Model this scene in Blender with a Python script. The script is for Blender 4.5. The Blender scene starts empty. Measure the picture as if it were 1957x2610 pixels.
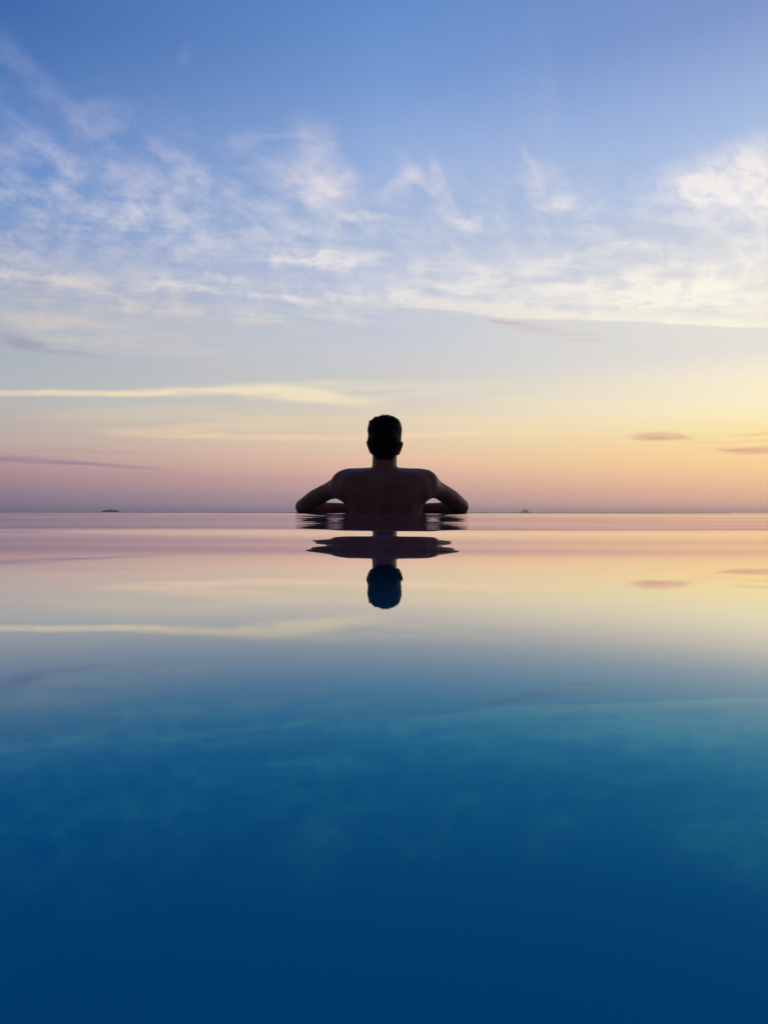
import bpy, bmesh, math, random
import numpy as np
from mathutils import Vector, Matrix

R = math.radians
scene = bpy.context.scene
col = scene.collection
random.seed(7)
rng = np.random.default_rng(7)

# ------------------------------------------------------------------ camera
EYE = 0.0055                       # the lens floats just above the pool surface
cam_data = bpy.data.cameras.new("camera")
cam = bpy.data.objects.new("camera", cam_data)
col.objects.link(cam)
cam_data.sensor_fit = 'VERTICAL'
cam_data.sensor_height = 36.0
cam_data.lens = 24.0
cam_data.clip_start = 0.001
cam_data.clip_end = 120000.0
cam.location = (0, 0, EYE)
cam.rotation_euler = (R(90), R(-0.09), 0)
scene.camera = cam

scene.view_settings.view_transform = 'Standard'
scene.view_settings.look = 'None'
scene.view_settings.exposure = 0.0
scene.view_settings.gamma = 1.0
scene.view_settings.use_curve_mapping = False
scene.render.engine = 'CYCLES'
scene.cycles.use_denoising = True
scene.cycles.max_bounces = 8
scene.cycles.glossy_bounces = 5

# ------------------------------------------------------------------ sky
def lin(c):
    out = []
    for v in c:
        v = v / 255.0
        out.append(v / 12.92 if v <= 0.04045 else ((v + 0.055) / 1.055) ** 2.4)
    return tuple(out)

F = 1740.0        # figures below are noted as sight lines: across, up on a board F units away
def azel(X, Y):
    dx = (X - 978.0) / F
    az = math.atan(dx)
    el = math.atan((1305.0 - Y) / F * math.cos(az))
    return az, el

world = bpy.data.worlds.new("World")
scene.world = world
world.use_nodes = True
nt = world.node_tree
nt.nodes.clear()
N = nt.nodes
Lk = nt.links

class V:
    def __init__(s, sock): s.s = sock
    def __add__(a, b): return m('ADD', a, b)
    def __radd__(a, b): return m('ADD', b, a)
    def __sub__(a, b): return m('SUBTRACT', a, b)
    def __rsub__(a, b): return m('SUBTRACT', b, a)
    def __mul__(a, b): return m('MULTIPLY', a, b)
    def __rmul__(a, b): return m('MULTIPLY', b, a)
    def __truediv__(a, b): return m('DIVIDE', a, b)

def put(inp, v):
    if isinstance(v, V): Lk.new(v.s, inp)
    elif hasattr(v, 'links'): Lk.new(v, inp)
    else: inp.default_value = v

def m(op, a, b=None, c=None, clamp=False):
    n = N.new('ShaderNodeMath'); n.operation = op; n.use_clamp = clamp
    put(n.inputs[0], a)
    if b is not None: put(n.inputs[1], b)
    if c is not None: put(n.inputs[2], c)
    return V(n.outputs[0])

def mr(v, a, b, c=0.0, d=1.0, smooth=True):
    n = N.new('ShaderNodeMapRange')
    n.interpolation_type = 'SMOOTHSTEP' if smooth else 'LINEAR'
    n.clamp = True
    put(n.inputs['Value'], v)
    n.inputs['From Min'].default_value = a; n.inputs['From Max'].default_value = b
    n.inputs['To Min'].default_value = c; n.inputs['To Max'].default_value = d
    return V(n.outputs['Result'])

def ramp(v, stops, lo, hi):
    """stops: (value, rgb 0-255)"""
    n = N.new('ShaderNodeValToRGB')
    n.color_ramp.interpolation = 'LINEAR'
    e = n.color_ramp.elements
    stops = sorted(stops, key=lambda s: s[0])
    while len(e) < len(stops): e.new(0.5)
    for el_, (p, c) in zip(e, stops):
        el_.position = min(1, max(0, (p - lo) / (hi - lo)))
        el_.color = (*lin(c), 1)
    put(n.inputs[0], mr(v, lo, hi, smooth=False))
    return n.outputs['Color']

def mixc(f, a, b):
    n = N.new('ShaderNodeMix'); n.data_type = 'RGBA'; n.blend_type = 'MIX'
    put(n.inputs[0], f)
    ia = [i for i in n.inputs if i.type == 'RGBA']
    put(ia[0], a); put(ia[1], b)
    return [o for o in n.outputs if o.type == 'RGBA'][0]

tc = N.new('ShaderNodeTexCoord')
sep = N.new('ShaderNodeSeparateXYZ'); Lk.new(tc.outputs['Generated'], sep.inputs[0])
dx, dy, dz = (V(sep.outputs[i]) for i in range(3))
el = m('ARCSINE', m('MINIMUM', m('MAXIMUM', dz, -1.0), 1.0))
az = m('ARCTAN2', dx, dy)

ZEN = (46, 80, 146)
def column(X, stops, zen=ZEN):
    return [(azel(X, Y)[1], c) for Y, c in stops] + [(R(55), tuple((a + b) // 2 for a, b in zip(zen, stops[0][1]))), (R(90), zen)]
left = column(0, [(0, (64, 106, 171)), (200, (78, 121, 184)), (350, (98, 136, 196)), (470, (106, 146, 202)), (600, (138, 160, 202)),
                  (700, (160, 172, 198)), (800, (172, 178, 194)), (900, (172, 180, 192)), (1000, (180, 185, 186)), (1065, (188, 180, 174)),
                  (1130, (192, 170, 164)), (1200, (176, 144, 150)), (1260, (146, 126, 142)), (1304, (124, 114, 138))])
centre = column(978, [(0, (98, 140, 202)), (200, (118, 154, 211)), (400, (146, 174, 220)), (600, (172, 188, 217)), (700, (184, 193, 218)),
                  (800, (192, 199, 216)), (880, (198, 203, 212)), (950, (205, 204, 204)), (1030, (216, 207, 194)), (1080, (228, 210, 182)),
                  (1130, (230, 203, 174)), (1180, (231, 190, 166)), (1220, (214, 172, 160)), (1260, (192, 156, 155)), (1304, (168, 144, 156))])
right = column(1957, [(0, (128, 152, 204)), (200, (156, 178, 220)), (300, (166, 188, 225)), (450, (182, 198, 228)), (600, (212, 215, 222)),
                  (700, (226, 224, 222)), (800, (232, 228, 218)), (880, (232, 227, 218)), (950, (250, 238, 212)), (1030, (254, 241, 200)),
                  (1080, (254, 233, 176)), (1130, (255, 222, 156)), (1180, (253, 211, 154)), (1220, (247, 198, 152)), (1260, (234, 182, 152)), (1304, (220, 168, 154))])
behind = [(0.0, (98, 78, 92)), (R(6), (104, 84, 96)), (R(14), (90, 82, 106)), (R(30), (62, 76, 120)), (R(55), (48, 74, 134)), (R(90), ZEN)]
LO, HI = -0.02, R(90)
for s in (left, centre, right, behind): s.insert(0, (LO, s[[v for v, _ in s].index(min(v for v, _ in s))][1]))
t = az / azel(1957, 1305)[0]
wl = mr(t, -1.0, 0.0)      # 0 at left column, 1 at centre
wr = mr(t, 0.0, 1.0)
def mixed(e):
    cl = ramp(e, left, LO, HI); cc = ramp(e, centre, LO, HI); cr = ramp(e, right, LO, HI); cb = ramp(e, behind, LO, HI)
    wll = mr(t, -1.0, 0.0, smooth=False); wrr = mr(t, 0.0, 1.0, smooth=False)
    c = mixc(wrr, mixc(wll, cl, cc), cr)
    return mixc(mr(m('ABSOLUTE', az), 0.75, 2.0), c, cb)

def comb(x, y, z=0.0):
    n = N.new('ShaderNodeCombineXYZ'); put(n.inputs[0], x); put(n.inputs[1], y); put(n.inputs[2], z)
    return n.outputs[0]

def noise(vec, scale=1.0, detail=6, rough=0.55, dist=0.0, lac=2.0, color=False):
    n = N.new('ShaderNodeTexNoise'); n.noise_dimensions = '3D'
    put(n.inputs['Vector'], vec)
    n.inputs['Scale'].default_value = scale; n.inputs['Detail'].default_value = detail
    n.inputs['Roughness'].default_value = rough; n.inputs['Distortion'].default_value = dist
    n.inputs['Lacunarity'].default_value = lac
    return n.outputs['Color'] if color else V(n.outputs['Fac'])

ahead = m('MAXIMUM', dy, 0.12)
cu = dx / ahead            # across the view out to sea
cv = dz / ahead            # up from the horizon
def rotated(angle, sx, sy, z=0.0):
    """sky coordinates turned by angle, then stretched"""
    c_, s_ = math.cos(angle), math.sin(angle)
    u = cu * c_ + cv * s_
    v = cv * c_ - cu * s_
    return comb(u * sx, v * sy, z)

# ragged edges: all cloud patches are looked up at slightly scattered coordinates
w1 = noise(rotated(0.15, 7, 11, 3.1), 1.0, 5, 0.6)
w2 = noise(rotated(0.0, 7, 11, 9.7), 1.0, 5, 0.6)
azw = cu + (w1 - 0.5) * 0.065
elw = cv + (w2 - 0.5) * 0.050
warped = comb(azw, elw)
azs = cu + (w1 - 0.5) * 0.07
els = cv + (w2 - 0.5) * 0.010 + (w1 - 0.5) * 0.008
softwarp = comb(azs, els)

K = 1.17962       # notes were taken on a 1659-wide sheet
def patches(lst, vec):
    tot = None
    for (x, y, rot, a, b, s) in lst:
        X, Y = x * K, y * K
        n = N.new('ShaderNodeMapping'); n.vector_type = 'TEXTURE'
        Lk.new(vec, n.inputs['Vector'])
        n.inputs['Location'].default_value = ((X - 978) / F, (1305 - Y) / F, 0)
        n.inputs['Rotation'].default_value = (0, 0, R(rot))
        n.inputs['Scale'].default_value = (a * K / F * 1.5, b * K / F * 1.5, 1)
        g = N.new('ShaderNodeTexGradient'); g.gradient_type = 'SPHERICAL'
        Lk.new(n.outputs[0], g.inputs[0])
        sm = mr(V(g.outputs['Fac']), 0.0, 0.75, 0.0, s)
        tot = sm if tot is None else tot + sm
    return tot

puffs = [
    (690, 360, -72, 120, 55, .5), (700, 420, -15, 90, 34, .3), (1620, 320, 35, 110, 45, .25), (1560, 400, 8, 120, 55, .35),
    (60, 160, -42, 190, 30, .34), (30, 110, -50, 60, 30, .3), (210, 262, 15, 65, 42, .55), (70, 290, -38, 170, 22, .38), (235, 225, 0, 60, 20, .3),
    (120, 340, -30, 90, 22, .3), (290, 370, -15, 60, 40, .38), (300, 430, -35, 60, 26, .4), (262, 468, 38, 55, 24, .65), (130, 420, 0, 70, 22, .22),
    (410, 385, -50, 60, 34, .55), (395, 425, 25, 50, 22, .6), (450, 448, 20, 90, 14, .42), (360, 330, -40, 60, 22, .3),
    (525, 300, 8, 55, 18, .45), (612, 290, 0, 45, 12, .42), (690, 300, -55, 55, 32, .5), (640, 350, 0, 70, 36, .42),
    (700, 395, -10, 90, 42, .62), (680, 430, -22, 80, 24, .6), (745, 440, -45, 40, 30, .4),
    (865, 400, 48, 52, 22, .55), (858, 425, 0, 40, 20, .35), (930, 405, -45, 95, 16, .62), (950, 385, -65, 50, 14, .55), (935, 375, 0, 40, 22, .3), (990, 470, -25, 70, 18, .6), (1045, 480, 6, 60, 14, .38),
    (1185, 402, -42, 72, 34, .62), (1150, 362, -62, 62, 10, .34), (1205, 430, 0, 52, 16, .35),
    (1560, 370, 10, 110, 60, .42), (1630, 345, 15, 70, 60, .4), (1510, 418, 0, 75, 32, .6), (1600, 400, 8, 120, 44, .6), (1610, 455, 0, 90, 34, .6), (1700, 420, 0, 90, 90, .5),
    (795, 476, 0, 60, 11, .55), (420, 545, 0, 70, 30, .35), (415, 520, -5, 70, 18, .3), (100, 490, -28, 90, 12, .3), (30, 545, -28, 90, 22, .45),
    (1172, 130, -80, 130, 22, .16), (1130, 200, -60, 150, 40, .12), (412, 130, 80, 26, 18, .3), (1000, 330, 0, 260, 100, .12),
    (560, 450, -6, 60, 12, .3), (650, 500, -4, 150, 14, .2), (150, 370, -20, 60, 14, .3), (20, 350, -40, 50, 20, .3),
    (1650, 560, 6, 130, 46, .9), (1480, 575, 9, 190, 14, .6), (1300, 540, 9, 120, 15, .65), (970, 560, 10, 130, 26, .35), (1080, 590, 12, 90, 26, .4)]
bands = [
    (670, 552, -2, 105, 22, .6), (250, 655, -14, 120, 14, .35), (1000, 655, 0, 120, 10, .35), (1200, 640, 8, 70, 16, .4), (1420, 655, 0, 120, 12, .35),
    (680, 556, -2, 120, 26, .95), (720, 570, -8, 80, 16, .5), (50, 600, -3, 120, 20, .85), (180, 622, -16, 90, 9, .6), (30, 640, 0, 120, 22, .4),
    (420, 622, 2, 150, 16, .7), (530, 632, -4, 150, 12, .6), (350, 600, 2, 200, 20, .35), (620, 700, -10, 110, 15, .75), (700, 665, -18, 90, 10, .5), (740, 690, -8, 80, 8, .5),
    (450, 680, -10, 160, 16, .45), (250, 690, 0, 260, 40, .35), (90, 690, -4, 150, 20, .35), (850, 652, -2, 190, 14, .75), (900, 630, 3, 220, 20, .5), (1000, 600, 4, 260, 30, .4),
    (1180, 625, 6, 180, 14, .7), (1400, 620, 2, 220, 26, .6), (1280, 660, 2, 260, 22, .6), (1550, 650, 0, 220, 40, .75), (1100, 655, -10, 140, 16, .45), (1150, 675, -8, 110, 8, .4),
    (1500, 615, 6, 160, 16, .6), (320, 745, 0, 200, 24, .3), (470, 765, -3, 70, 5, .35), (180, 730, -5, 140, 16, .3),
    (700, 770, 0, 500, 30, .12)]
lows = [
    (150, 851, -1, 230, 7, .95), (430, 847, 1, 200, 8, .7), (620, 852, -4, 110, 16, .8), (720, 862, -4, 110, 14, .7), (620, 835, 2, 260, 10, .45), (860, 836, 3, 220, 5, .35), (900, 850, 6, 160, 8, .3),
    (1180, 865, 0, 190, 4, .45), (1100, 905, 0, 420, 9, .28), (350, 938, -2, 130, 9, .4), (540, 945, 0, 170, 7, .45), (450, 925, 2, 180, 10, .35), (900, 940, 2, 300, 7, .45), (1080, 938, 0, 220, 7, .35),
    (1380, 880, 0, 300, 10, .2), (280, 895, 2, 200, 16, .2), (950, 990, 0, 160, 5, .25), (560, 905, -2, 140, 8, .28)]
darks = [
    (60, 742, -6, 50, 11, .5), (150, 764, -8, 70, 6, .28), (30, 726, -4, 50, 7, .2), (1095, 693, -5, 42, 4, .55), (1150, 703, -6, 55, 7, .25), (1215, 716, -4, 80, 8, .25), (1260, 733, 0, 45, 4, .35),
    (1425, 941, 0, 58, 9, 1.0), (1455, 946, 0, 60, 5, .5), (1640, 970, 0, 70, 8, 1.15), (1570, 969, 0, 45, 3, .5), (1640, 935, 2, 45, 3, .5), (1540, 955, 0, 70, 2.5, .3), (1650, 948, 0, 50, 3, .3),
    (90, 998, -2, 150, 6, .75), (250, 1008, -4, 110, 4, .65), (30, 990, 0, 120, 5, .4), (420, 1030, -1, 300, 8, .15), (200, 975, 0, 160, 5, .2), (700, 1070, 0, 700, 6, .15), (1300, 1065, 0, 400, 6, .15)]
fibA = noise(rotated(-0.45, 17, 30, 1.7), 1.0, 9, 0.62, 0.35)
fibA2 = noise(rotated(0.5, 28, 36, 5.2), 1.0, 8, 0.62, 0.3)
fibB = noise(rotated(-0.06, 5, 52, 4.4), 1.0, 8, 0.6, 0.5)
fibB2 = noise(rotated(0.10, 14, 60, 7.9), 1.0, 7, 0.6, 0.8)
# thin veil right across the middle heights
veil = mr(el, azel(978, 900)[1], azel(978, 760)[1]) * mr(el, azel(978, 380)[1], azel(978, 640)[1]) * mr(fibB * 0.3 + fibA * 0.4 + fibA2 * 0.3, 0.42, 0.62) * 0.42
veil2 = mr(el, azel(0, 620)[1], azel(0, 480)[1]) * mr(el, azel(0, 80)[1], azel(0, 330)[1]) * mr(t, 0.05, -0.5) * mr(fibA, 0.38, 0.68) * 0.20
dA = patches(puffs, warped) * mr(fibA * 0.6 + fibA2 * 0.4, 0.33, 0.64, 0.42, 1.12)
dB = patches(bands, softwarp) * mr(fibB * 0.4 + fibB2 * 0.3 + fibA2 * 0.3, 0.38, 0.60, 0.16, 1.15)
dC = patches(lows, softwarp) * mr(fibB2, 0.3, 0.6, 0.7, 1.05)
# long cloud front with a crisp lower edge, right half
def hv_(y): return (1305 - y * K) / F
def ac_(x): return (x * K - 978) / F
edge = hv_(667) - mr(cu, ac_(900), ac_(1150)) * (hv_(667) - hv_(690)) - mr(cu, ac_(1180), ac_(1800)) * (hv_(690) - hv_(712))
over = cv - edge + (w1 - 0.5) * 0.010 + (fibB2 - 0.5) * 0.006
front = mr(over, -0.0008, 0.0022) * mr(over, 0.002, 0.022, 1.0, 0.0) * mr(cu, ac_(740), ac_(1180), 0.2, 1.0) * mr(cu, ac_(680), ac_(800))
front = front * mr(fibB2 * 0.5 + fibA * 0.5, 0.35, 0.6, 0.6, 1.1)
seen = mr(m('ABSOLUTE', az), 1.15, 0.8) * mr(el, R(58), R(42))
wide = mr(noise(rotated(0.2, 1.6, 4.0, 2.2), 1.0, 8, 0.6, 0.5), 0.45, 0.7) * mr(m('ABSOLUTE', az), 0.6, 0.9) * mr(m('ABSOLUTE', az), 1.4, 1.2) * 0.4 * mr(el, R(50), R(35))
light = m('MINIMUM', (dA * 0.58 + dB * 0.72 + dC * 0.9 + veil + veil2 + front * 0.8) * seen + wide, 1.0)
dark = m('MINIMUM', 0.62 * seen * patches(darks, softwarp) * mr(fibB2, 0.3, 0.6, 0.75, 1.1), 1.0)

cl_left = [(azel(978, Y)[1], c) for Y, c in [(0, (110, 140, 195)), (200, (140, 155, 202)), (450, (182, 186, 216)), (600, (206, 206, 219)), (720, (206, 205, 213)), (850, (214, 205, 197)), (1000, (238, 222, 192)), (1110, (238, 208, 176)), (1200, (225, 180, 160))]]
cl_mid = [(azel(978, Y)[1], c) for Y, c in [(0, (125, 155, 205)), (200, (150, 172, 214)), (450, (222, 215, 226)), (600, (222, 221, 227)), (750, (228, 226, 226)), (850, (224, 215, 205)), (1000, (240, 226, 198)), (1110, (248, 218, 180)), (1200, (238, 195, 165))]]
cl_right = [(azel(978, Y)[1], c) for Y, c in [(0, (150, 165, 205)), (200, (190, 200, 224)), (450, (236, 230, 232)), (600, (246, 240, 236)), (830, (255, 249, 233)), (1000, (255, 244, 205)), (1110, (255, 228, 170)), (1200, (250, 210, 165))]]
cloudcol = mixc(wr, mixc(wl, ramp(el, cl_left, LO, R(50)), ramp(el, cl_mid, LO, R(50))), ramp(el, cl_right, LO, R(50)))
cloudcol = mixc(mr(m('ABSOLUTE', az), 0.75, 1.8), cloudcol, ramp(el, [(0, (96, 88, 112)), (R(30), (90, 100, 140))], LO, R(50)))
darkcol = mixc(mr(t, -1, 1), (*lin((142, 124, 150)), 1), (*lin((224, 172, 146)), 1))
sky = mixc(light, mixed(el), cloudcol)
sky = mixc(dark, sky, darkcol)
bg = N.new('ShaderNodeBackground')
Lk.new(sky, bg.inputs['Color'])
bg.inputs['Strength'].default_value = 1.0
wo = N.new('ShaderNodeOutputWorld')
Lk.new(bg.outputs[0], wo.inputs['Surface'])
world.cycles.sampling_method = 'MANUAL'
world.cycles.sample_map_resolution = 512

# low sun behind thin cloud, off to the right
sun_d = bpy.data.lights.new("sun", 'SUN')
sun_d.energy = 0.12
sun_d.angle = R(3)
sun_d.color = (1.0, 0.72, 0.42)
sun = bpy.data.objects.new("sun", sun_d)
col.objects.link(sun)
sdir = Vector((math.sin(R(48)) * math.cos(R(8)), math.cos(R(48)) * math.cos(R(8)), math.sin(R(8))))
sun.rotation_euler = (-sdir).to_track_quat('-Z', 'Y').to_euler()
sun.location = sdir * 50

# ------------------------------------------------------------------ materials
def material(name, base, rough=0.5, spec=0.5, bump=None, ior=1.45, vary=None):
    mt = bpy.data.materials.new(name); mt.use_nodes = True
    nt_ = mt.node_tree; p = nt_.nodes['Principled BSDF']
    p.inputs['Base Color'].default_value = (*base, 1)
    p.inputs['Roughness'].default_value = rough
    p.inputs['IOR'].default_value = ior
    p.inputs['Specular IOR Level'].default_value = spec
    tcn = nt_.nodes.new('ShaderNodeTexCoord')
    if vary:
        n = nt_.nodes.new('ShaderNodeTexNoise'); n.inputs['Scale'].default_value = vary[0]; n.inputs['Detail'].default_value = 6
        nt_.links.new(tcn.outputs['Object'], n.inputs['Vector'])
        r = nt_.nodes.new('ShaderNodeValToRGB')
        r.color_ramp.elements[0].position = .35; r.color_ramp.elements[1].position = .65
        r.color_ramp.elements[0].color = (*[b * (1 - vary[1]) for b in base], 1)
        r.color_ramp.elements[1].color = (*[min(1, b * (1 + vary[1])) for b in base], 1)
        nt_.links.new(n.outputs['Fac'], r.inputs[0]); nt_.links.new(r.outputs[0], p.inputs['Base Color'])
    if bump:
        n = nt_.nodes.new('ShaderNodeTexNoise'); n.inputs['Scale'].default_value = bump[0]; n.inputs['Detail'].default_value = 5
        nt_.links.new(tcn.outputs['Object'], n.inputs['Vector'])
        b = nt_.nodes.new('ShaderNodeBump'); b.inputs['Strength'].default_value = bump[1]; b.inputs['Distance'].default_value = bump[2]
        nt_.links.new(n.outputs['Fac'], b.inputs['Height']); nt_.links.new(b.outputs[0], p.inputs['Normal'])
    return mt

M_water = bpy.data.materials.new("pool_water"); M_water.use_nodes = True
wn = M_water.node_tree; wn.nodes.clear()
fr = wn.nodes.new('ShaderNodeFresnel'); fr.inputs['IOR'].default_value = 1.333
df = wn.nodes.new('ShaderNodeBsdfDiffuse'); df.inputs['Color'].default_value = (0.0005, 0.235, 0.36, 1)   # deep blue body of the water
gl = wn.nodes.new('ShaderNodeBsdfGlossy'); gl.inputs['Roughness'].default_value = 0.0
fm = wn.nodes.new('ShaderNodeMapRange'); fm.interpolation_type = 'SMOOTHSTEP'
fm.inputs['From Min'].default_value = 0.12; fm.inputs['From Max'].default_value = 0.38
wn.links.new(fr.outputs[0], fm.inputs['Value'])
gm = wn.nodes.new('ShaderNodeMix'); gm.data_type = 'RGBA'
gm.inputs[6].default_value = (0.09, 0.66, 0.97, 1); gm.inputs[7].default_value = (1, 1, 1, 1)             # blue put into the reflection colour for steep views, white at grazing
wn.links.new(fm.outputs[0], gm.inputs[0]); wn.links.new(gm.outputs[2], gl.inputs['Color'])
mx = wn.nodes.new('ShaderNodeMixShader'); fc = wn.nodes.new('ShaderNodeFloatCurve')       # Fresnel reflectance reshaped by hand: strong at grazing, weak when steep
cp = fc.mapping.curves[0].points
cp[0].location = (0, 0); cp[1].location = (1, 1)
for a_, b_ in ((.02, .012), (.06, .055), (.10, .115), (.135, .175), (.175, .255), (.25, .375), (.32, .50), (.45, .79), (.57, .92), (.75, .945)): cp.new(a_, b_)
fc.mapping.update()
wn.links.new(fr.outputs[0], fc.inputs['Value'])
wn.links.new(fc.outputs[0], mx.inputs[0])
wn.links.new(df.outputs[0], mx.inputs[1]); wn.links.new(gl.outputs[0], mx.inputs[2])
wout = wn.nodes.new('ShaderNodeOutputMaterial'); wn.links.new(mx.outputs[0], wout.inputs['Surface'])
M_sea = material("open_sea", (0.05, 0.07, 0.13), 0.8, 0.05, ior=1.1, bump=(0.05, 1.0, 3.0))
M_skin = material("wet_skin", (0.235, 0.070, 0.036), 0.5, 0.28, vary=(14, 0.14), bump=(220, 0.25, 0.0006))
M_hair = material("dark_hair", (0.010, 0.006, 0.005), 0.6, 0.15, vary=(40, 0.3))
M_tile = material("pool_render", (0.03, 0.12, 0.22), 0.4, 0.5, vary=(6, 0.15))
M_stone = material("rim_stone", (0.10, 0.10, 0.10), 0.3, 0.5, vary=(9, 0.2))
M_rock = material("far_rock", (0.05, 0.06, 0.05), 0.9, 0.1, vary=(0.02, 0.3))

def link(name, me, mat, parent=None, kind=None, label=None, cat=None, smooth=True):
    o = bpy.data.objects.new(name, me)
    col.objects.link(o)
    if mat and not me.materials: me.materials.append(mat)
    if smooth: me.polygons.foreach_set('use_smooth', [True] * len(me.polygons))
    if parent is not None: o.parent = parent
    if kind: o['kind'] = kind
    if label: o['label'] = label
    if cat: o['category'] = cat
    return o

def grid_mesh(name, X, Y, Z):
    r, c = X.shape
    co = np.stack([X, Y, Z], -1).reshape(-1, 3).astype(np.float32)
    i = np.arange(r * c).reshape(r, c)
    q = np.stack([i[:-1, :-1], i[:-1, 1:], i[1:, 1:], i[1:, :-1]], -1).reshape(-1, 4).astype(np.int32)
    me = bpy.data.meshes.new(name)
    me.vertices.add(len(co)); me.vertices.foreach_set('co', co.ravel())
    me.loops.add(q.size); me.loops.foreach_set('vertex_index', q.ravel())
    me.polygons.add(len(q)); me.polygons.foreach_set('loop_start', np.arange(0, q.size, 4, dtype=np.int32))
    me.update(calc_edges=True)
    return me

def boxes_mesh(name, lst, bevel=0.0):
    bm = bmesh.new()
    for (x0, x1, y0, y1, z0, z1) in lst:
        r = bmesh.ops.create_cube(bm, size=1)
        bmesh.ops.scale(bm, verts=r['verts'], vec=(x1 - x0, y1 - y0, z1 - z0))
        bmesh.ops.translate(bm, verts=r['verts'], vec=((x0 + x1) / 2, (y0 + y1) / 2, (z0 + z1) / 2))
    if bevel: bmesh.ops.bevel(bm, geom=bm.edges[:], offset=bevel, segments=2, affect='EDGES')
    me = bpy.data.meshes.new(name); bm.to_mesh(me); bm.free()
    return me

# ------------------------------------------------------------------ water of the pool
def edge_y(x):
    """far rim of the pool: straight behind the man, sweeping away on the right"""
    x = np.asarray(x, float)
    return 3.62 + np.where(x > 1.0, 0.9 * (x - 1.0) ** 2 / (1 + 0.35 * (x - 1.0)), 0.0)

# the slope of the ripple trains along the pool, from near the lens to the man
sl = np.array([(0, .0008), (.05, .0010), (.09, .0010), (.110, .0012), (.122, -.0002), (.135, -.0078), (.148, -.0128), (.1535, -.0088), (.157, -.0080), (.160, -.0055), (.163, -.0068), (.169, -.0022), (.178, -.0008), (.1835, -.0030), (.187, -.0018), (.193, -.0042),
               (.203, -.0020), (.215, .0040), (.230, .0110), (.246, .0210), (.262, .0240), (.276, .0170), (.290, .0030), (.302, -.0080),
               (.315, -.0050), (.326, .0100), (.342, -.0100), (.360, .0130), (.378, -.0105), (.40, .0170), (.425, -.0105), (.455, .0190), (.49, -.0105), (.53, .0170), (.575, -.0085), (.62, .0110), (.66, 0)])
qq = np.linspace(0, 6, 12001)
from_s = np.interp(qq, sl[:, 0], sl[:, 1])
from_s = np.convolve(from_s, np.hanning(13) / np.hanning(13).sum(), 'same')
Fz = np.cumsum(from_s) * (qq[1] - qq[0])
Fz = Fz - Fz[-1] * np.clip((qq - .27) / .39, 0, 1)
def fade(v, a, b):
    u = np.clip((v - a) / (b - a), 0, 1); return u * u * (3 - 2 * u)
S_ = EYE / 0.008
def wave_height(x, y):
    return S_ * trains(x, y / S_) + rings(x, y)
def trains(x, y):
    q = y + 0.030 * x + 0.006 * np.sin(x * 9.0 + 1.0) + 0.003 * np.sin(x * 23.0)
    q = q + 0.0022 * np.sin(x * 41.0 + 0.6) * fade(y, .13, .2) + 0.0012 * np.sin(x * 97.0 + y * 30) * fade(y, .13, .2)
    z = np.interp(q, qq, Fz) * fade(y, 0.03, 0.1) * (1 + .16 * np.sin(x * 17.0 + 2.0) + .10 * np.sin(x * 37.0 + y * 12))
    def train(lam, slope, ang, ph, a, b):
        k = 2 * math.pi / lam
        return slope / k * np.sin(k * (y * math.cos(ang) + x * math.sin(ang)) + ph) * fade(y, a, b)
    z = z + train(.075, 0.0061, .05, 1.0, .35, .6) * (1 - fade(y, .8, 1.4))
    z = z + train(.135, 0.0125, -.04, 2.2, .45, .8)
    z = z + train(.21, 0.0090, .07, 0.4, .5, 1.0)
    z = z + train(.34, 0.0110, -.06, 4.1, .6, 1.2)
    z = z + train(.062, .0030, .45, 0.7, .8, 1.6)
    z = z + train(.095, .0034, -.38, 3.0, .7, 1.5)
    z = z + train(.021, .0016, .12, .5, .125, .15) * (1 - fade(y, .2, .25)) + train(.012, .0010, -.3, 2.0, .125, .15) * (1 - fade(y, .2, .25))
    # long faint swell near the lens
    z = z + 0.00002 * np.sin(y * 18 + x * 5) * fade(y, .02, .2)
    return z
def rings(x, y):
    z = 0.0
    # rings spreading from the arms and back
    for cx, cy, ph in ((-.36, 3.25, 0.3), (.36, 3.25, 1.9), (0.0, 3.0, 2.6)):
        r = np.hypot(x - cx, y - cy) + 1e-6
        z = z + 0.0028 / (2 * math.pi / .11) * np.sin(2 * math.pi * r / .11 + ph) * np.exp(-((r - .35) / .45) ** 2) * fade(y, .9, 1.8)
    return z
ys = np.concatenate([np.linspace(-3.0, -0.1, 30), np.linspace(-0.08, 0.0, 12), np.linspace(0.0018, 0.5, 278), np.linspace(0.5035, 1.6, 314), np.linspace(1.607, 3.62, 300)])
vs = ys / 3.62
xs1 = np.linspace(-.72, .72, 97)
xo = .72 + (np.linspace(0, 1, 80)[1:] ** 1.8) * (6.0 - .72)
xs = np.concatenate([-xo[::-1], xs1, xo])
XX, VV = np.meshgrid(xs, vs)
YY = np.where(VV > 0.44, 0.44 * 3.62 + (VV - 0.44) / 0.56 * (edge_y(XX) - 0.44 * 3.62), VV * 3.62)
ZZ = wave_height(XX, YY) * np.clip((edge_y(XX) - YY) / .12, 0, 1)
# the sheet thins and spills over the rim
spill_y = np.array([0.012, 0.022, 0.030, 0.034, 0.035]); spill_z = np.array([-0.001, -0.004, -0.011, -0.03, -0.5])
X2 = np.repeat(xs[None], len(spill_y), 0); Y2 = edge_y(xs)[None] + spill_y[:, None]; Z2 = np.repeat(spill_z[:, None], len(xs), 1)
XX = np.vstack([XX, X2]); YY = np.vstack([YY, Y2]); ZZ = np.vstack([ZZ, Z2])
link("pool_water", grid_mesh("pool_water", XX, YY, ZZ), M_water, kind='structure')

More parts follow.
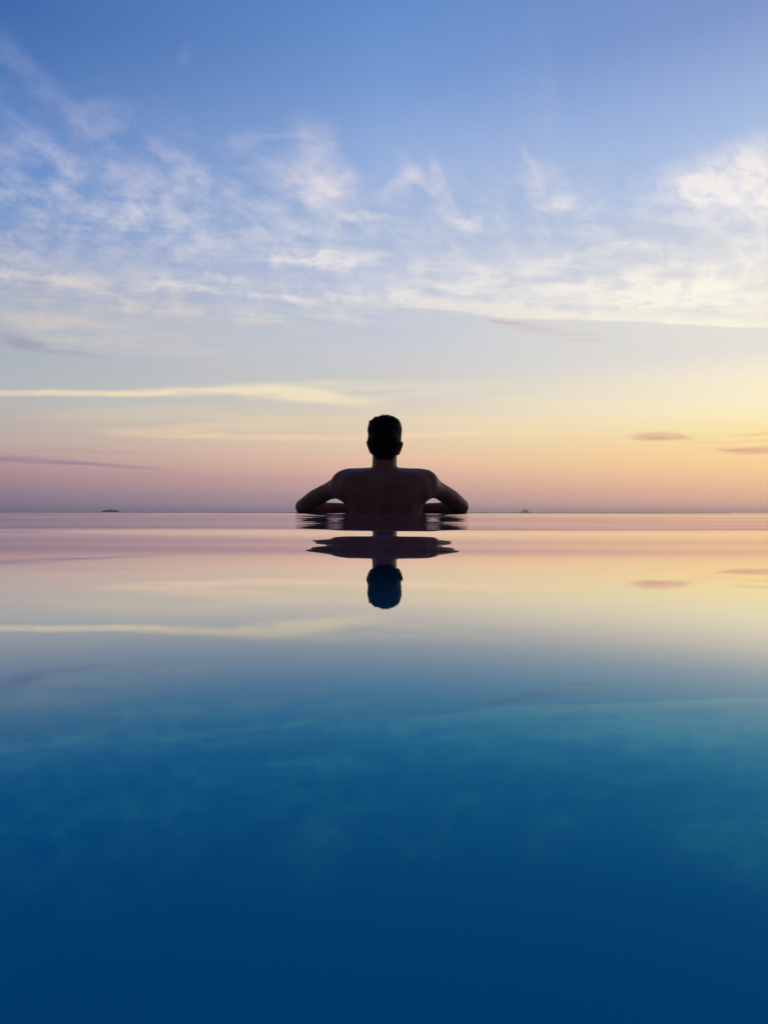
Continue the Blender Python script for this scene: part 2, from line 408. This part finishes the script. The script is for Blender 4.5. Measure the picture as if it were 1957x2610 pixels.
# basin: floor, side walls, back wall, and the curved overflow rim
xf = np.linspace(-6.0, 6.0, 80)
Xf = np.stack([xf, xf, xf, xf, xf]); Yf = np.stack([np.full_like(xf, -3.02), edge_y(xf) - .245, edge_y(xf) - .245, np.full_like(xf, -3.02), np.full_like(xf, -3.02)])
Zf = np.stack([np.full_like(xf, v) for v in (-1.35, -1.35, -1.6, -1.6, -1.35)])
link("pool_floor", grid_mesh("pool_floor", Xf, Yf, Zf), M_tile, kind='structure', smooth=False)
link("pool_wall", boxes_mesh("pool_wall", [(-6.25, -6.01, -3.2, 3.6, -1.349, -0.035), (6.01, 6.25, -3.2, 11.6, -1.349, -0.035), (-6.0, 6.0, -3.25, -3.02, -1.349, -0.035)], 0.01), M_stone, kind='structure', smooth=False)
xr = np.linspace(-6.0, 6.0, 80)
prof = [(-0.24, -1.349), (-0.24, -0.06), (-0.235, -0.03), (-0.22, -0.022), (0.0, -0.022), (0.018, -0.026), (0.024, -0.04), (0.024, -3.0), (-0.24, -3.0), (-0.24, -1.349)]
Xr = np.repeat(xr[None], len(prof), 0)
Yr = np.stack([edge_y(xr) + p[0] for p in prof]); Zr = np.stack([np.full_like(xr, p[1]) for p in prof])
link("pool_rim", grid_mesh("pool_rim", Xr, Yr, Zr), M_stone, kind='structure', smooth=False)

# ------------------------------------------------------------------ sea far below, islets on the horizon
SEA = -12.0
yy = np.concatenate([np.linspace(-1500, 200, 10), np.geomspace(260, 26000, 40)])
xx = np.linspace(-1, 1, 41)
Xs = xx[None] * np.minimum(25000, 2500 + np.abs(yy[:, None]) * 1.3); Ys = np.repeat(yy[:, None], 41, 1)
link("sea", grid_mesh("sea", Xs, Ys, np.full_like(Xs, SEA)), M_sea, kind='structure')

def islet(name, cx, cy, half, prof, depth, seed, label):
    rg = np.random.default_rng(seed)
    n, k = 60, 16
    u = np.linspace(-1, 1, n); v = np.linspace(-1, 1, k)
    U, W = np.meshgrid(u, v)
    h = np.interp(U, [p[0] for p in prof], [p[1] for p in prof])
    ph = rg.uniform(0, 6, 6)
    h = h * np.sqrt(np.clip(1 - W ** 2, 0, 1)) * (1 + .12 * np.sin(U * 17 + ph[0] + W * 3) + .08 * np.sin(U * 41 + ph[1]) + .08 * np.sin(W * 11 + ph[2]))
    me = grid_mesh(name, cx + U * half, cy + W * depth + 30 * np.sin(U * 5), SEA - 2 + np.maximum(h, 0))
    link(name, me, M_rock, label=label, cat='island')
islet("island", -3600, 9000, 135, [(-1, 3), (-.8, 12), (-.5, 27), (-.1, 36), (.3, 35), (.6, 22), (.8, 12), (1, 3)], 110, 3, "low dark flat-topped island on the horizon left of the man")
islet("island.001", 4800, 23500, 230, [(-1, 0), (-.8, 14), (-.3, 24), (-.15, 70), (.1, 100), (.45, 96), (.6, 40), (.85, 16), (1, 0)], 200, 5, "small pale hazy islet with a raised hump on the horizon right of the man")

# ------------------------------------------------------------------ the man
prim = bmesh.new()
def ball(c, r, sub=3):
    """ellipsoid; r is a number or three half-sizes"""
    if not hasattr(r, '__len__'): r = (r, r, r)
    mtx = Matrix.Translation(c) @ Matrix.Diagonal((*r, 1))
    bmesh.ops.create_icosphere(prim, subdivisions=sub, radius=1, matrix=mtx)
def limb(pts, sub=2, flat=1.0):
    """pts: (x, y, z, r) joints; a tapering tube of closely spaced balls"""
    for a, b in zip(pts[:-1], pts[1:]):
        a = np.array(a, float); b = np.array(b, float)
        L_ = np.linalg.norm(b[:3] - a[:3]); n = max(2, int(L_ / (min(a[3], b[3]) * 0.22)))
        for i in range(n + 1):
            p = a + (b - a) * i / n
            ball(p[:3], (p[3], p[3], p[3] * flat), sub)
def loft(rings, n=40, power=2.3):
    """rings: (z, x centre, half width, y centre, half depth)"""
    vs_ = []
    for (z, xc, hw, yc, hd) in rings:
        row = []
        for i in range(n):
            a = 2 * math.pi * i / n
            ca, sa = math.cos(a), math.sin(a)
            row.append(prim.verts.new((xc + hw * math.copysign(abs(ca) ** (2 / power), ca), yc + hd * math.copysign(abs(sa) ** (2 / power), sa), z)))
        vs_.append(row)
    for a, b in zip(vs_[:-1], vs_[1:]):
        for i in range(n):
            prim.faces.new((a[i], a[(i + 1) % n], b[(i + 1) % n], b[i]))
    prim.faces.new(vs_[0][::-1]); prim.faces.new(vs_[-1])

# trunk, waist to shoulder girdle
loft([(-.62, .0, .145, 3.13, .10), (-.50, .0, .165, 3.13, .105), (-.36, .0, .150, 3.12, .095), (-.22, .0, .146, 3.11, .095), (-.10, .004, .156, 3.11, .105),
      (.0, .006, .167, 3.11, .115), (.045, .005, .180, 3.11, .12), (.085, .004, .195, 3.11, .12), (.125, .004, .203, 3.11, .112), (.16, .003, .200, 3.115, .098),
      (.188, .003, .182, 3.12, .075), (.203, .002, .155, 3.125, .050), (.2085, .0, .10, 3.13, .030)])
# legs under water, feet on the pool floor
for s in (-1, 1):
    limb([(s * .085, 3.12, -.60, .088), (s * .10, 3.08, -.80, .070), (s * .105, 3.07, -.96, .052), (s * .105, 3.03, -1.08, .052), (s * .10, 3.04, -1.26, .036)])
    ball((s * .105, 3.09, -1.315, ), (.042, .12, .033))
# shoulders, arms folded on the rim
def arm(s, sh, el_, yo):
    ball((s * .150 , 3.115, .158), (.075, .060, .050)); ball((s * .165, 3.085, .108), (.052, .050, .070)); ball((s * .125, 3.070, .12), (.085, .050, .075)); ball((s * .06, 3.068, .125), (.09, .050, .075))
    ball(sh, (.068, .062, .075))
    a = np.array(sh); e = np.array(el_)
    m1 = a + (e - a) * .38; m2 = a + (e - a) * .72
    limb([(a[0], a[1], a[2] + .002, .060), (m1[0], m1[1], m1[2] + .012, .0425), (m2[0], m2[1], m2[2] + .010, .044), (e[0], e[1], e[2], .040)])
    # forearm along the rim towards the other side
    w = (s * .085, 3.43 + yo, .014, .0265)
    limb([(e[0], e[1] + .004, e[2] - .006, .038), (s * .27, 3.375, .0155, .0385), (s * .18, 3.40, .0155, .034), w])
    # hand: palm and five bent fingers lying on the rim
    hx = s * .085; dirx = -s
    y0 = 3.43 + yo
    for k in range(6):
        f = k / 5
        ball((hx + dirx * (.01 + .07 * f), y0 + .004, .006 + .002 * (1 - f)), (.022, .030 + .009 * f, .014))
    for fi, (off, ln) in enumerate(((-.030, .068), (-.010, .078), (.011, .073), (.031, .058))):
        bx = hx + dirx * .082
        limb([(bx, y0 + off + .003, .006, .0095), (bx + dirx * ln * .45, y0 + off * 1.12 + .003, .011, .0088), (bx + dirx * ln * .78, y0 + off * 1.15 + .004, .003, .0080), (bx + dirx * ln, y0 + off * 1.15 + .004, -.008, .0072)], 2)
    limb([(hx + dirx * .012, y0 - .026, .006, .012), (hx + dirx * .045, y0 - .052, .004, .0105), (hx + dirx * .075, y0 - .062, -.003, .009)], 2)
arm(-1, (-.181, 3.12, .126), (-.390, 3.30, .030), 0.0)
arm(1, (.187, 3.12, .130), (.371, 3.30, .032), 0.085)
# neck leaning a little forward
limb([(.001, 3.135, .15, .062), (.002, 3.15, .215, .0575), (.003, 3.165, .26, .0572), (.003, 3.18, .30, .0575)], 3)
# head: cranium, back of the skull, cheeks and jaw, chin
HC = (.003, 3.205, .366)
ball(HC, (.0735, .094, .080), 4)
for s in (-1, 1): ball((.003 + s * .022, 3.20, .392), (.0535, .075, .052), 4)
ball((.003, 3.175, .290), (.062, .050, .045), 4)
ball((.003, 3.165, .335), (.066, .060, .062), 4)
ball((.003, 3.205, .320), (.068, .078, .070), 4)
ball((.003, 3.235, .287), (.054, .058, .045), 4)
ball((.003, 3.272, .256), (.024, .020, .018), 3)
ball((.003, 3.285, .362), (.052, .020, .016), 3)
limb([(.003, 3.292, .350, .008), (.003, 3.308, .322, .012)], 2)
ball((.003, 3.300, .316), (.016, .011, .009), 3)
ball((.003, 3.291, .294), (.023, .009, .006), 3); ball((.003, 3.289, .283), (.020, .009, .006), 3)
for s in (-1, 1): ball((.003 + s * .031, 3.278, .342), (.013, .010, .009), 3)
# ears
for s, zt in ((-1, .334), (1, .328)):
    for k in range(11):
        f = k / 10
        ball((.003 + s * (.0800 - .016 * f ** 1.3), 3.196 + .004 * f, zt - .050 * f), (.0075, .016 - .008 * f, .009), 2)
        ball((.003 + s * (.0700 - .012 * f), 3.200, zt - .050 * f), (.010, .011, .009), 2)

me0 = bpy.data.meshes.new("figure_blank"); prim.to_mesh(me0); prim.free()
tmp = bpy.data.objects.new("figure_blank", me0); col.objects.link(tmp)
md = tmp.modifiers.new("remesh", 'REMESH'); md.mode = 'VOXEL'; md.voxel_size = 0.0042
md2 = tmp.modifiers.new("smooth", 'SMOOTH'); md2.factor = 0.5; md2.iterations = 14
dg = bpy.context.evaluated_depsgraph_get()
body_me = bpy.data.meshes.new_from_object(tmp.evaluated_get(dg))
bpy.data.objects.remove(tmp); bpy.data.meshes.remove(me0)
body_me.name = "person"
# melt the shoulder girdle, arm roots and shoulder blades into one surface
tmp2 = bpy.data.objects.new("figure_blank", body_me); col.objects.link(tmp2)
vg = tmp2.vertex_groups.new(name="girdle")
for v in body_me.vertices:
    x_, y_, z_ = v.co
    ax_ = abs(x_)
    w_ = min(1, max(0, (ax_ - .055) / .03)) * min(1, max(0, (.30 - ax_) / .06)) * min(1, max(0, (z_ - .0) / .03)) * (1 if z_ < .24 else 0) * (1 if y_ < 3.27 else 0)
    if w_ > 0: vg.add([v.index], w_, 'REPLACE')
m3 = tmp2.modifiers.new("smooth", 'SMOOTH'); m3.factor = 0.5; m3.iterations = 150; m3.vertex_group = "girdle"
dg = bpy.context.evaluated_depsgraph_get(); dg.update()
nb = bpy.data.meshes.new_from_object(tmp2.evaluated_get(dg))
bpy.data.objects.remove(tmp2); bpy.data.meshes.remove(body_me); body_me = nb; body_me.name = "person"
n = len(body_me.vertices)
co = np.empty(n * 3, np.float32); body_me.vertices.foreach_get('co', co); co = co.reshape(-1, 3)
nm = np.empty(n * 3, np.float32); body_me.vertices.foreach_get('normal', nm); nm = nm.reshape(-1, 3)
# relief of the back: spine furrow, shoulder blades, muscles beside the spine
bk = np.clip(-nm[:, 1], 0, 1) * (np.abs(co[:, 0]) < .26) * (co[:, 2] < .2) * (co[:, 1] < 3.2)
def g(cx, cz, sx, sz, rot=0.0):
    u = (co[:, 0] - cx) * math.cos(rot) + (co[:, 2] - cz) * math.sin(rot); w = -(co[:, 0] - cx) * math.sin(rot) + (co[:, 2] - cz) * math.cos(rot)
    return np.exp(-(u / sx) ** 2 - (w / sz) ** 2)
d = -.008 * g(.002, .02, .012, .16) + .004 * (g(-.035, -.02, .022, .12) + g(.04, -.02, .022, .12))
d += .009 * (g(-.115, .085, .030, .06, .5) + g(.12, .088, .030, .06, -.5)) - .005 * (g(-.07, .06, .018, .07, .3) + g(.075, .06, .018, .07, -.3))
d += .005 * (g(-.10, .17, .05, .018) + g(.105, .172, .05, .018)) - .004 * (g(-.15, .02, .02, .04, .4) + g(.155, .02, .02, .04, -.4))
co = co + nm * (d * bk)[:, None]
body_me.vertices.foreach_set('co', co.ravel().astype(np.float32)); body_me.update()
person = link("person", body_me, M_skin, label="bare-backed man with short dark hair leaning on the pool edge, arms folded, seen from behind", cat='person')

# hair: a close cap that reads boxy on top, with many short locks
def head_r(n_, grow):
    """point on the hair surface in direction n_"""
    a, b, c = .0725 + grow, .094 + grow, .083 + grow
    p = 2.5
    k = (abs(n_[0] / a) ** p + abs(n_[1] / b) ** 2.1 + abs(n_[2] / c) ** p) ** (-1 / p)
    return n_ * k
def hairline(x, y):
    """height above which the scalp carries hair"""
    ax = abs(x - .003)
    nape = .243 + 1.2 * max(0, ax - .030)
    if y < 3.185: return nape if ax < .058 else .300
    if y < 3.23: return .338
    return .338 + (y - 3.23) * 1.5
body_me.calc_loop_triangles()
keepv = np.array([hairline(c[0], c[1]) < c[2] and c[1] < 3.283 for c in co])
bm = bmesh.new()
vm = {}
for poly in body_me.polygons:
    vi = list(poly.vertices)
    if all(keepv[k] for k in vi):
        if any(abs(co[k][0] - .003) > .0795 for k in vi): continue      # leave the ears bare
        fv = []
        for k in vi:
            if k not in vm:
                c = co[k]; nn = nm[k]
                gr = .0042 * min(1, max(0.0, (c[2] - hairline(c[0], c[1])) / .04)) + .0004
                gr += .0026 * max(0, nn[2])
                gr += .0008 * math.sin(c[0] * 430 + c[2] * 60) * math.sin(c[2] * 260 + c[1] * 200)
                vm[k] = bm.verts.new(c + nn * gr)
            fv.append(vm[k])
        bm.faces.new(fv)
hv = []
def lock(base, direction, length, width, bend):
    d_ = direction.normalized()
    side = d_.cross(Vector((random.uniform(-1, 1), random.uniform(-1, 1), random.uniform(-.3, .3)))).normalized()
    oth = d_.cross(side).normalized()
    rows = []
    for k, (f, w) in enumerate(((0, 1), (.5, .75), (.85, .4))):
        c = base + d_ * length * f + bend * (f * f)
        rows.append([bm.verts.new(c + (side * math.cos(a) + oth * math.sin(a)) * width * w) for a in (0, 2.094, 4.189)])
    tip = bm.verts.new(base + d_ * length + bend)
    for a, b in zip(rows[:-1], rows[1:]):
        for i in range(3): bm.faces.new((a[i], a[(i + 1) % 3], b[(i + 1) % 3], b[i]))
    for i in range(3): bm.faces.new((rows[-1][i], rows[-1][(i + 1) % 3], tip))
scalp = [k for k in vm]
for i in range(5200):
    k = scalp[int(rng.integers(len(scalp)))]
    nn = nm[k]; p = co[k] - np.array(HC)
    if nn[2] < -.75: continue
    b = Vector(co[k] + nn * .004)
    up = max(0.0, float(nn[2]))
    xr_ = float(p[0]) / .075
    clump = .5 + .5 * math.sin(b.x * 150 + 1.2) * math.sin(b.y * 90 + b.x * 40)
    if up > .45:
        crest = .010 * math.exp(-((b.x - .006) / .022) ** 2) + .003 * math.exp(-((b.x - .042) / .01) ** 2)
        ln = random.uniform(.003, .006) + .005 * clump ** 2 + crest * (0.3 + .7 * clump)
        dr = Vector(nn) * .6 + Vector((random.gauss(0, .22), random.gauss(-.1, .3), .8))
        wd = random.uniform(.0012, .0024)
    else:
        ln = random.uniform(.004, .008)
        b = b - Vector(nn) * .0015
        dr = Vector(nn) * .35 + Vector((0, -.35, -.75 + up)) + Vector((random.gauss(0, .15), random.gauss(0, .15), random.gauss(0, .15)))
        wd = random.uniform(.0009, .0016)
    lock(b, dr, ln, wd, Vector((random.gauss(0, .0015), random.gauss(0, .002), random.gauss(-.0005, .001))))
# thicker tufts standing up along the crown
for (x, z, ln, lean) in ((-.052, .432, .012, -.4), (-.044, .438, .010, -.2), (-.034, .443, .011, -.3), (-.026, .446, .010, .1), (-.016, .449, .012, -.2), (-.008, .450, .014, -.1),
                        (.000, .451, .015, .1), (.008, .451, .015, .0), (.015, .450, .014, .2), (.030, .446, .013, .3), (.036, .444, .014, .1), (.046, .439, .011, .5), (.056, .432, .010, .6)):
    for j in range(7):
        lock(Vector((x + random.gauss(0, .002), 3.185 + random.gauss(0, .022), z - .009)), Vector((lean + random.gauss(0, .18), random.gauss(-.1, .25), 1)), ln * random.uniform(.6, 1.3) + .001, random.uniform(.0022, .0036), Vector((random.gauss(0, .002), 0, 0)))
for (x, z, ln, lean, wd) in ((-.058, .424, .012, -.7, .005), (-.049, .432, .009, -.5, .005), (-.030, .440, .012, -.4, .006), (-.016, .443, .015, -.25, .007), (-.003, .445, .017, 0, .007),
                            (.009, .445, .016, .1, .007), (.019, .443, .013, .2, .006), (.034, .439, .015, .25, .005), (.043, .436, .011, .6, .005), (.058, .425, .010, .9, .004)):
    for j in range(3):
        lock(Vector((x + random.gauss(0, .0012), 3.18 + .014 * j, z - .006)), Vector((lean, random.gauss(-.15, .15), 1)), ln * random.uniform(.85, 1.1) + .006, wd, Vector((lean * .002, 0, -.001)))
# a few stray curls on top
for (x, z, dx_, dz_) in ((.056, .437, .010, .004), (.060, .434, .012, -.001), (.050, .440, .006, .010), (-.045, .440, -.006, .008), (-.060, .430, -.008, .005), (-.012, .452, -.006, .009), (.022, .453, .004, .009)):
    for j in range(7):
        lock(Vector((x + random.gauss(0, .0025), 3.19 + random.gauss(0, .01), z - .004)), Vector((dx_, -.001, dz_ + .004)), random.uniform(.010, .015), .0011, Vector((dx_ * .4, 0, -.003)))
hm = bpy.data.meshes.new("hair"); bm.to_mesh(hm); bm.free()
link("hair", hm, M_hair, parent=person)

# ------------------------------------------------------------------ sea air
hz = boxes_mesh("haze", [(-26000, 26000, -2000, 27000, SEA - 1, 102)])
M_haze = bpy.data.materials.new("sea_air"); M_haze.use_nodes = True
hn = M_haze.node_tree; hn.nodes.clear()
pv = hn.nodes.new('ShaderNodeVolumePrincipled')
pv.inputs['Color'].default_value = (1.0, 0.93, 0.93, 1); pv.inputs['Anisotropy'].default_value = 0.6; pv.inputs['Density'].default_value = 0.00004
ho = hn.nodes.new('ShaderNodeOutputMaterial'); hn.links.new(pv.outputs[0], ho.inputs['Volume'])
link("haze", hz, M_haze, kind='stuff', smooth=False)
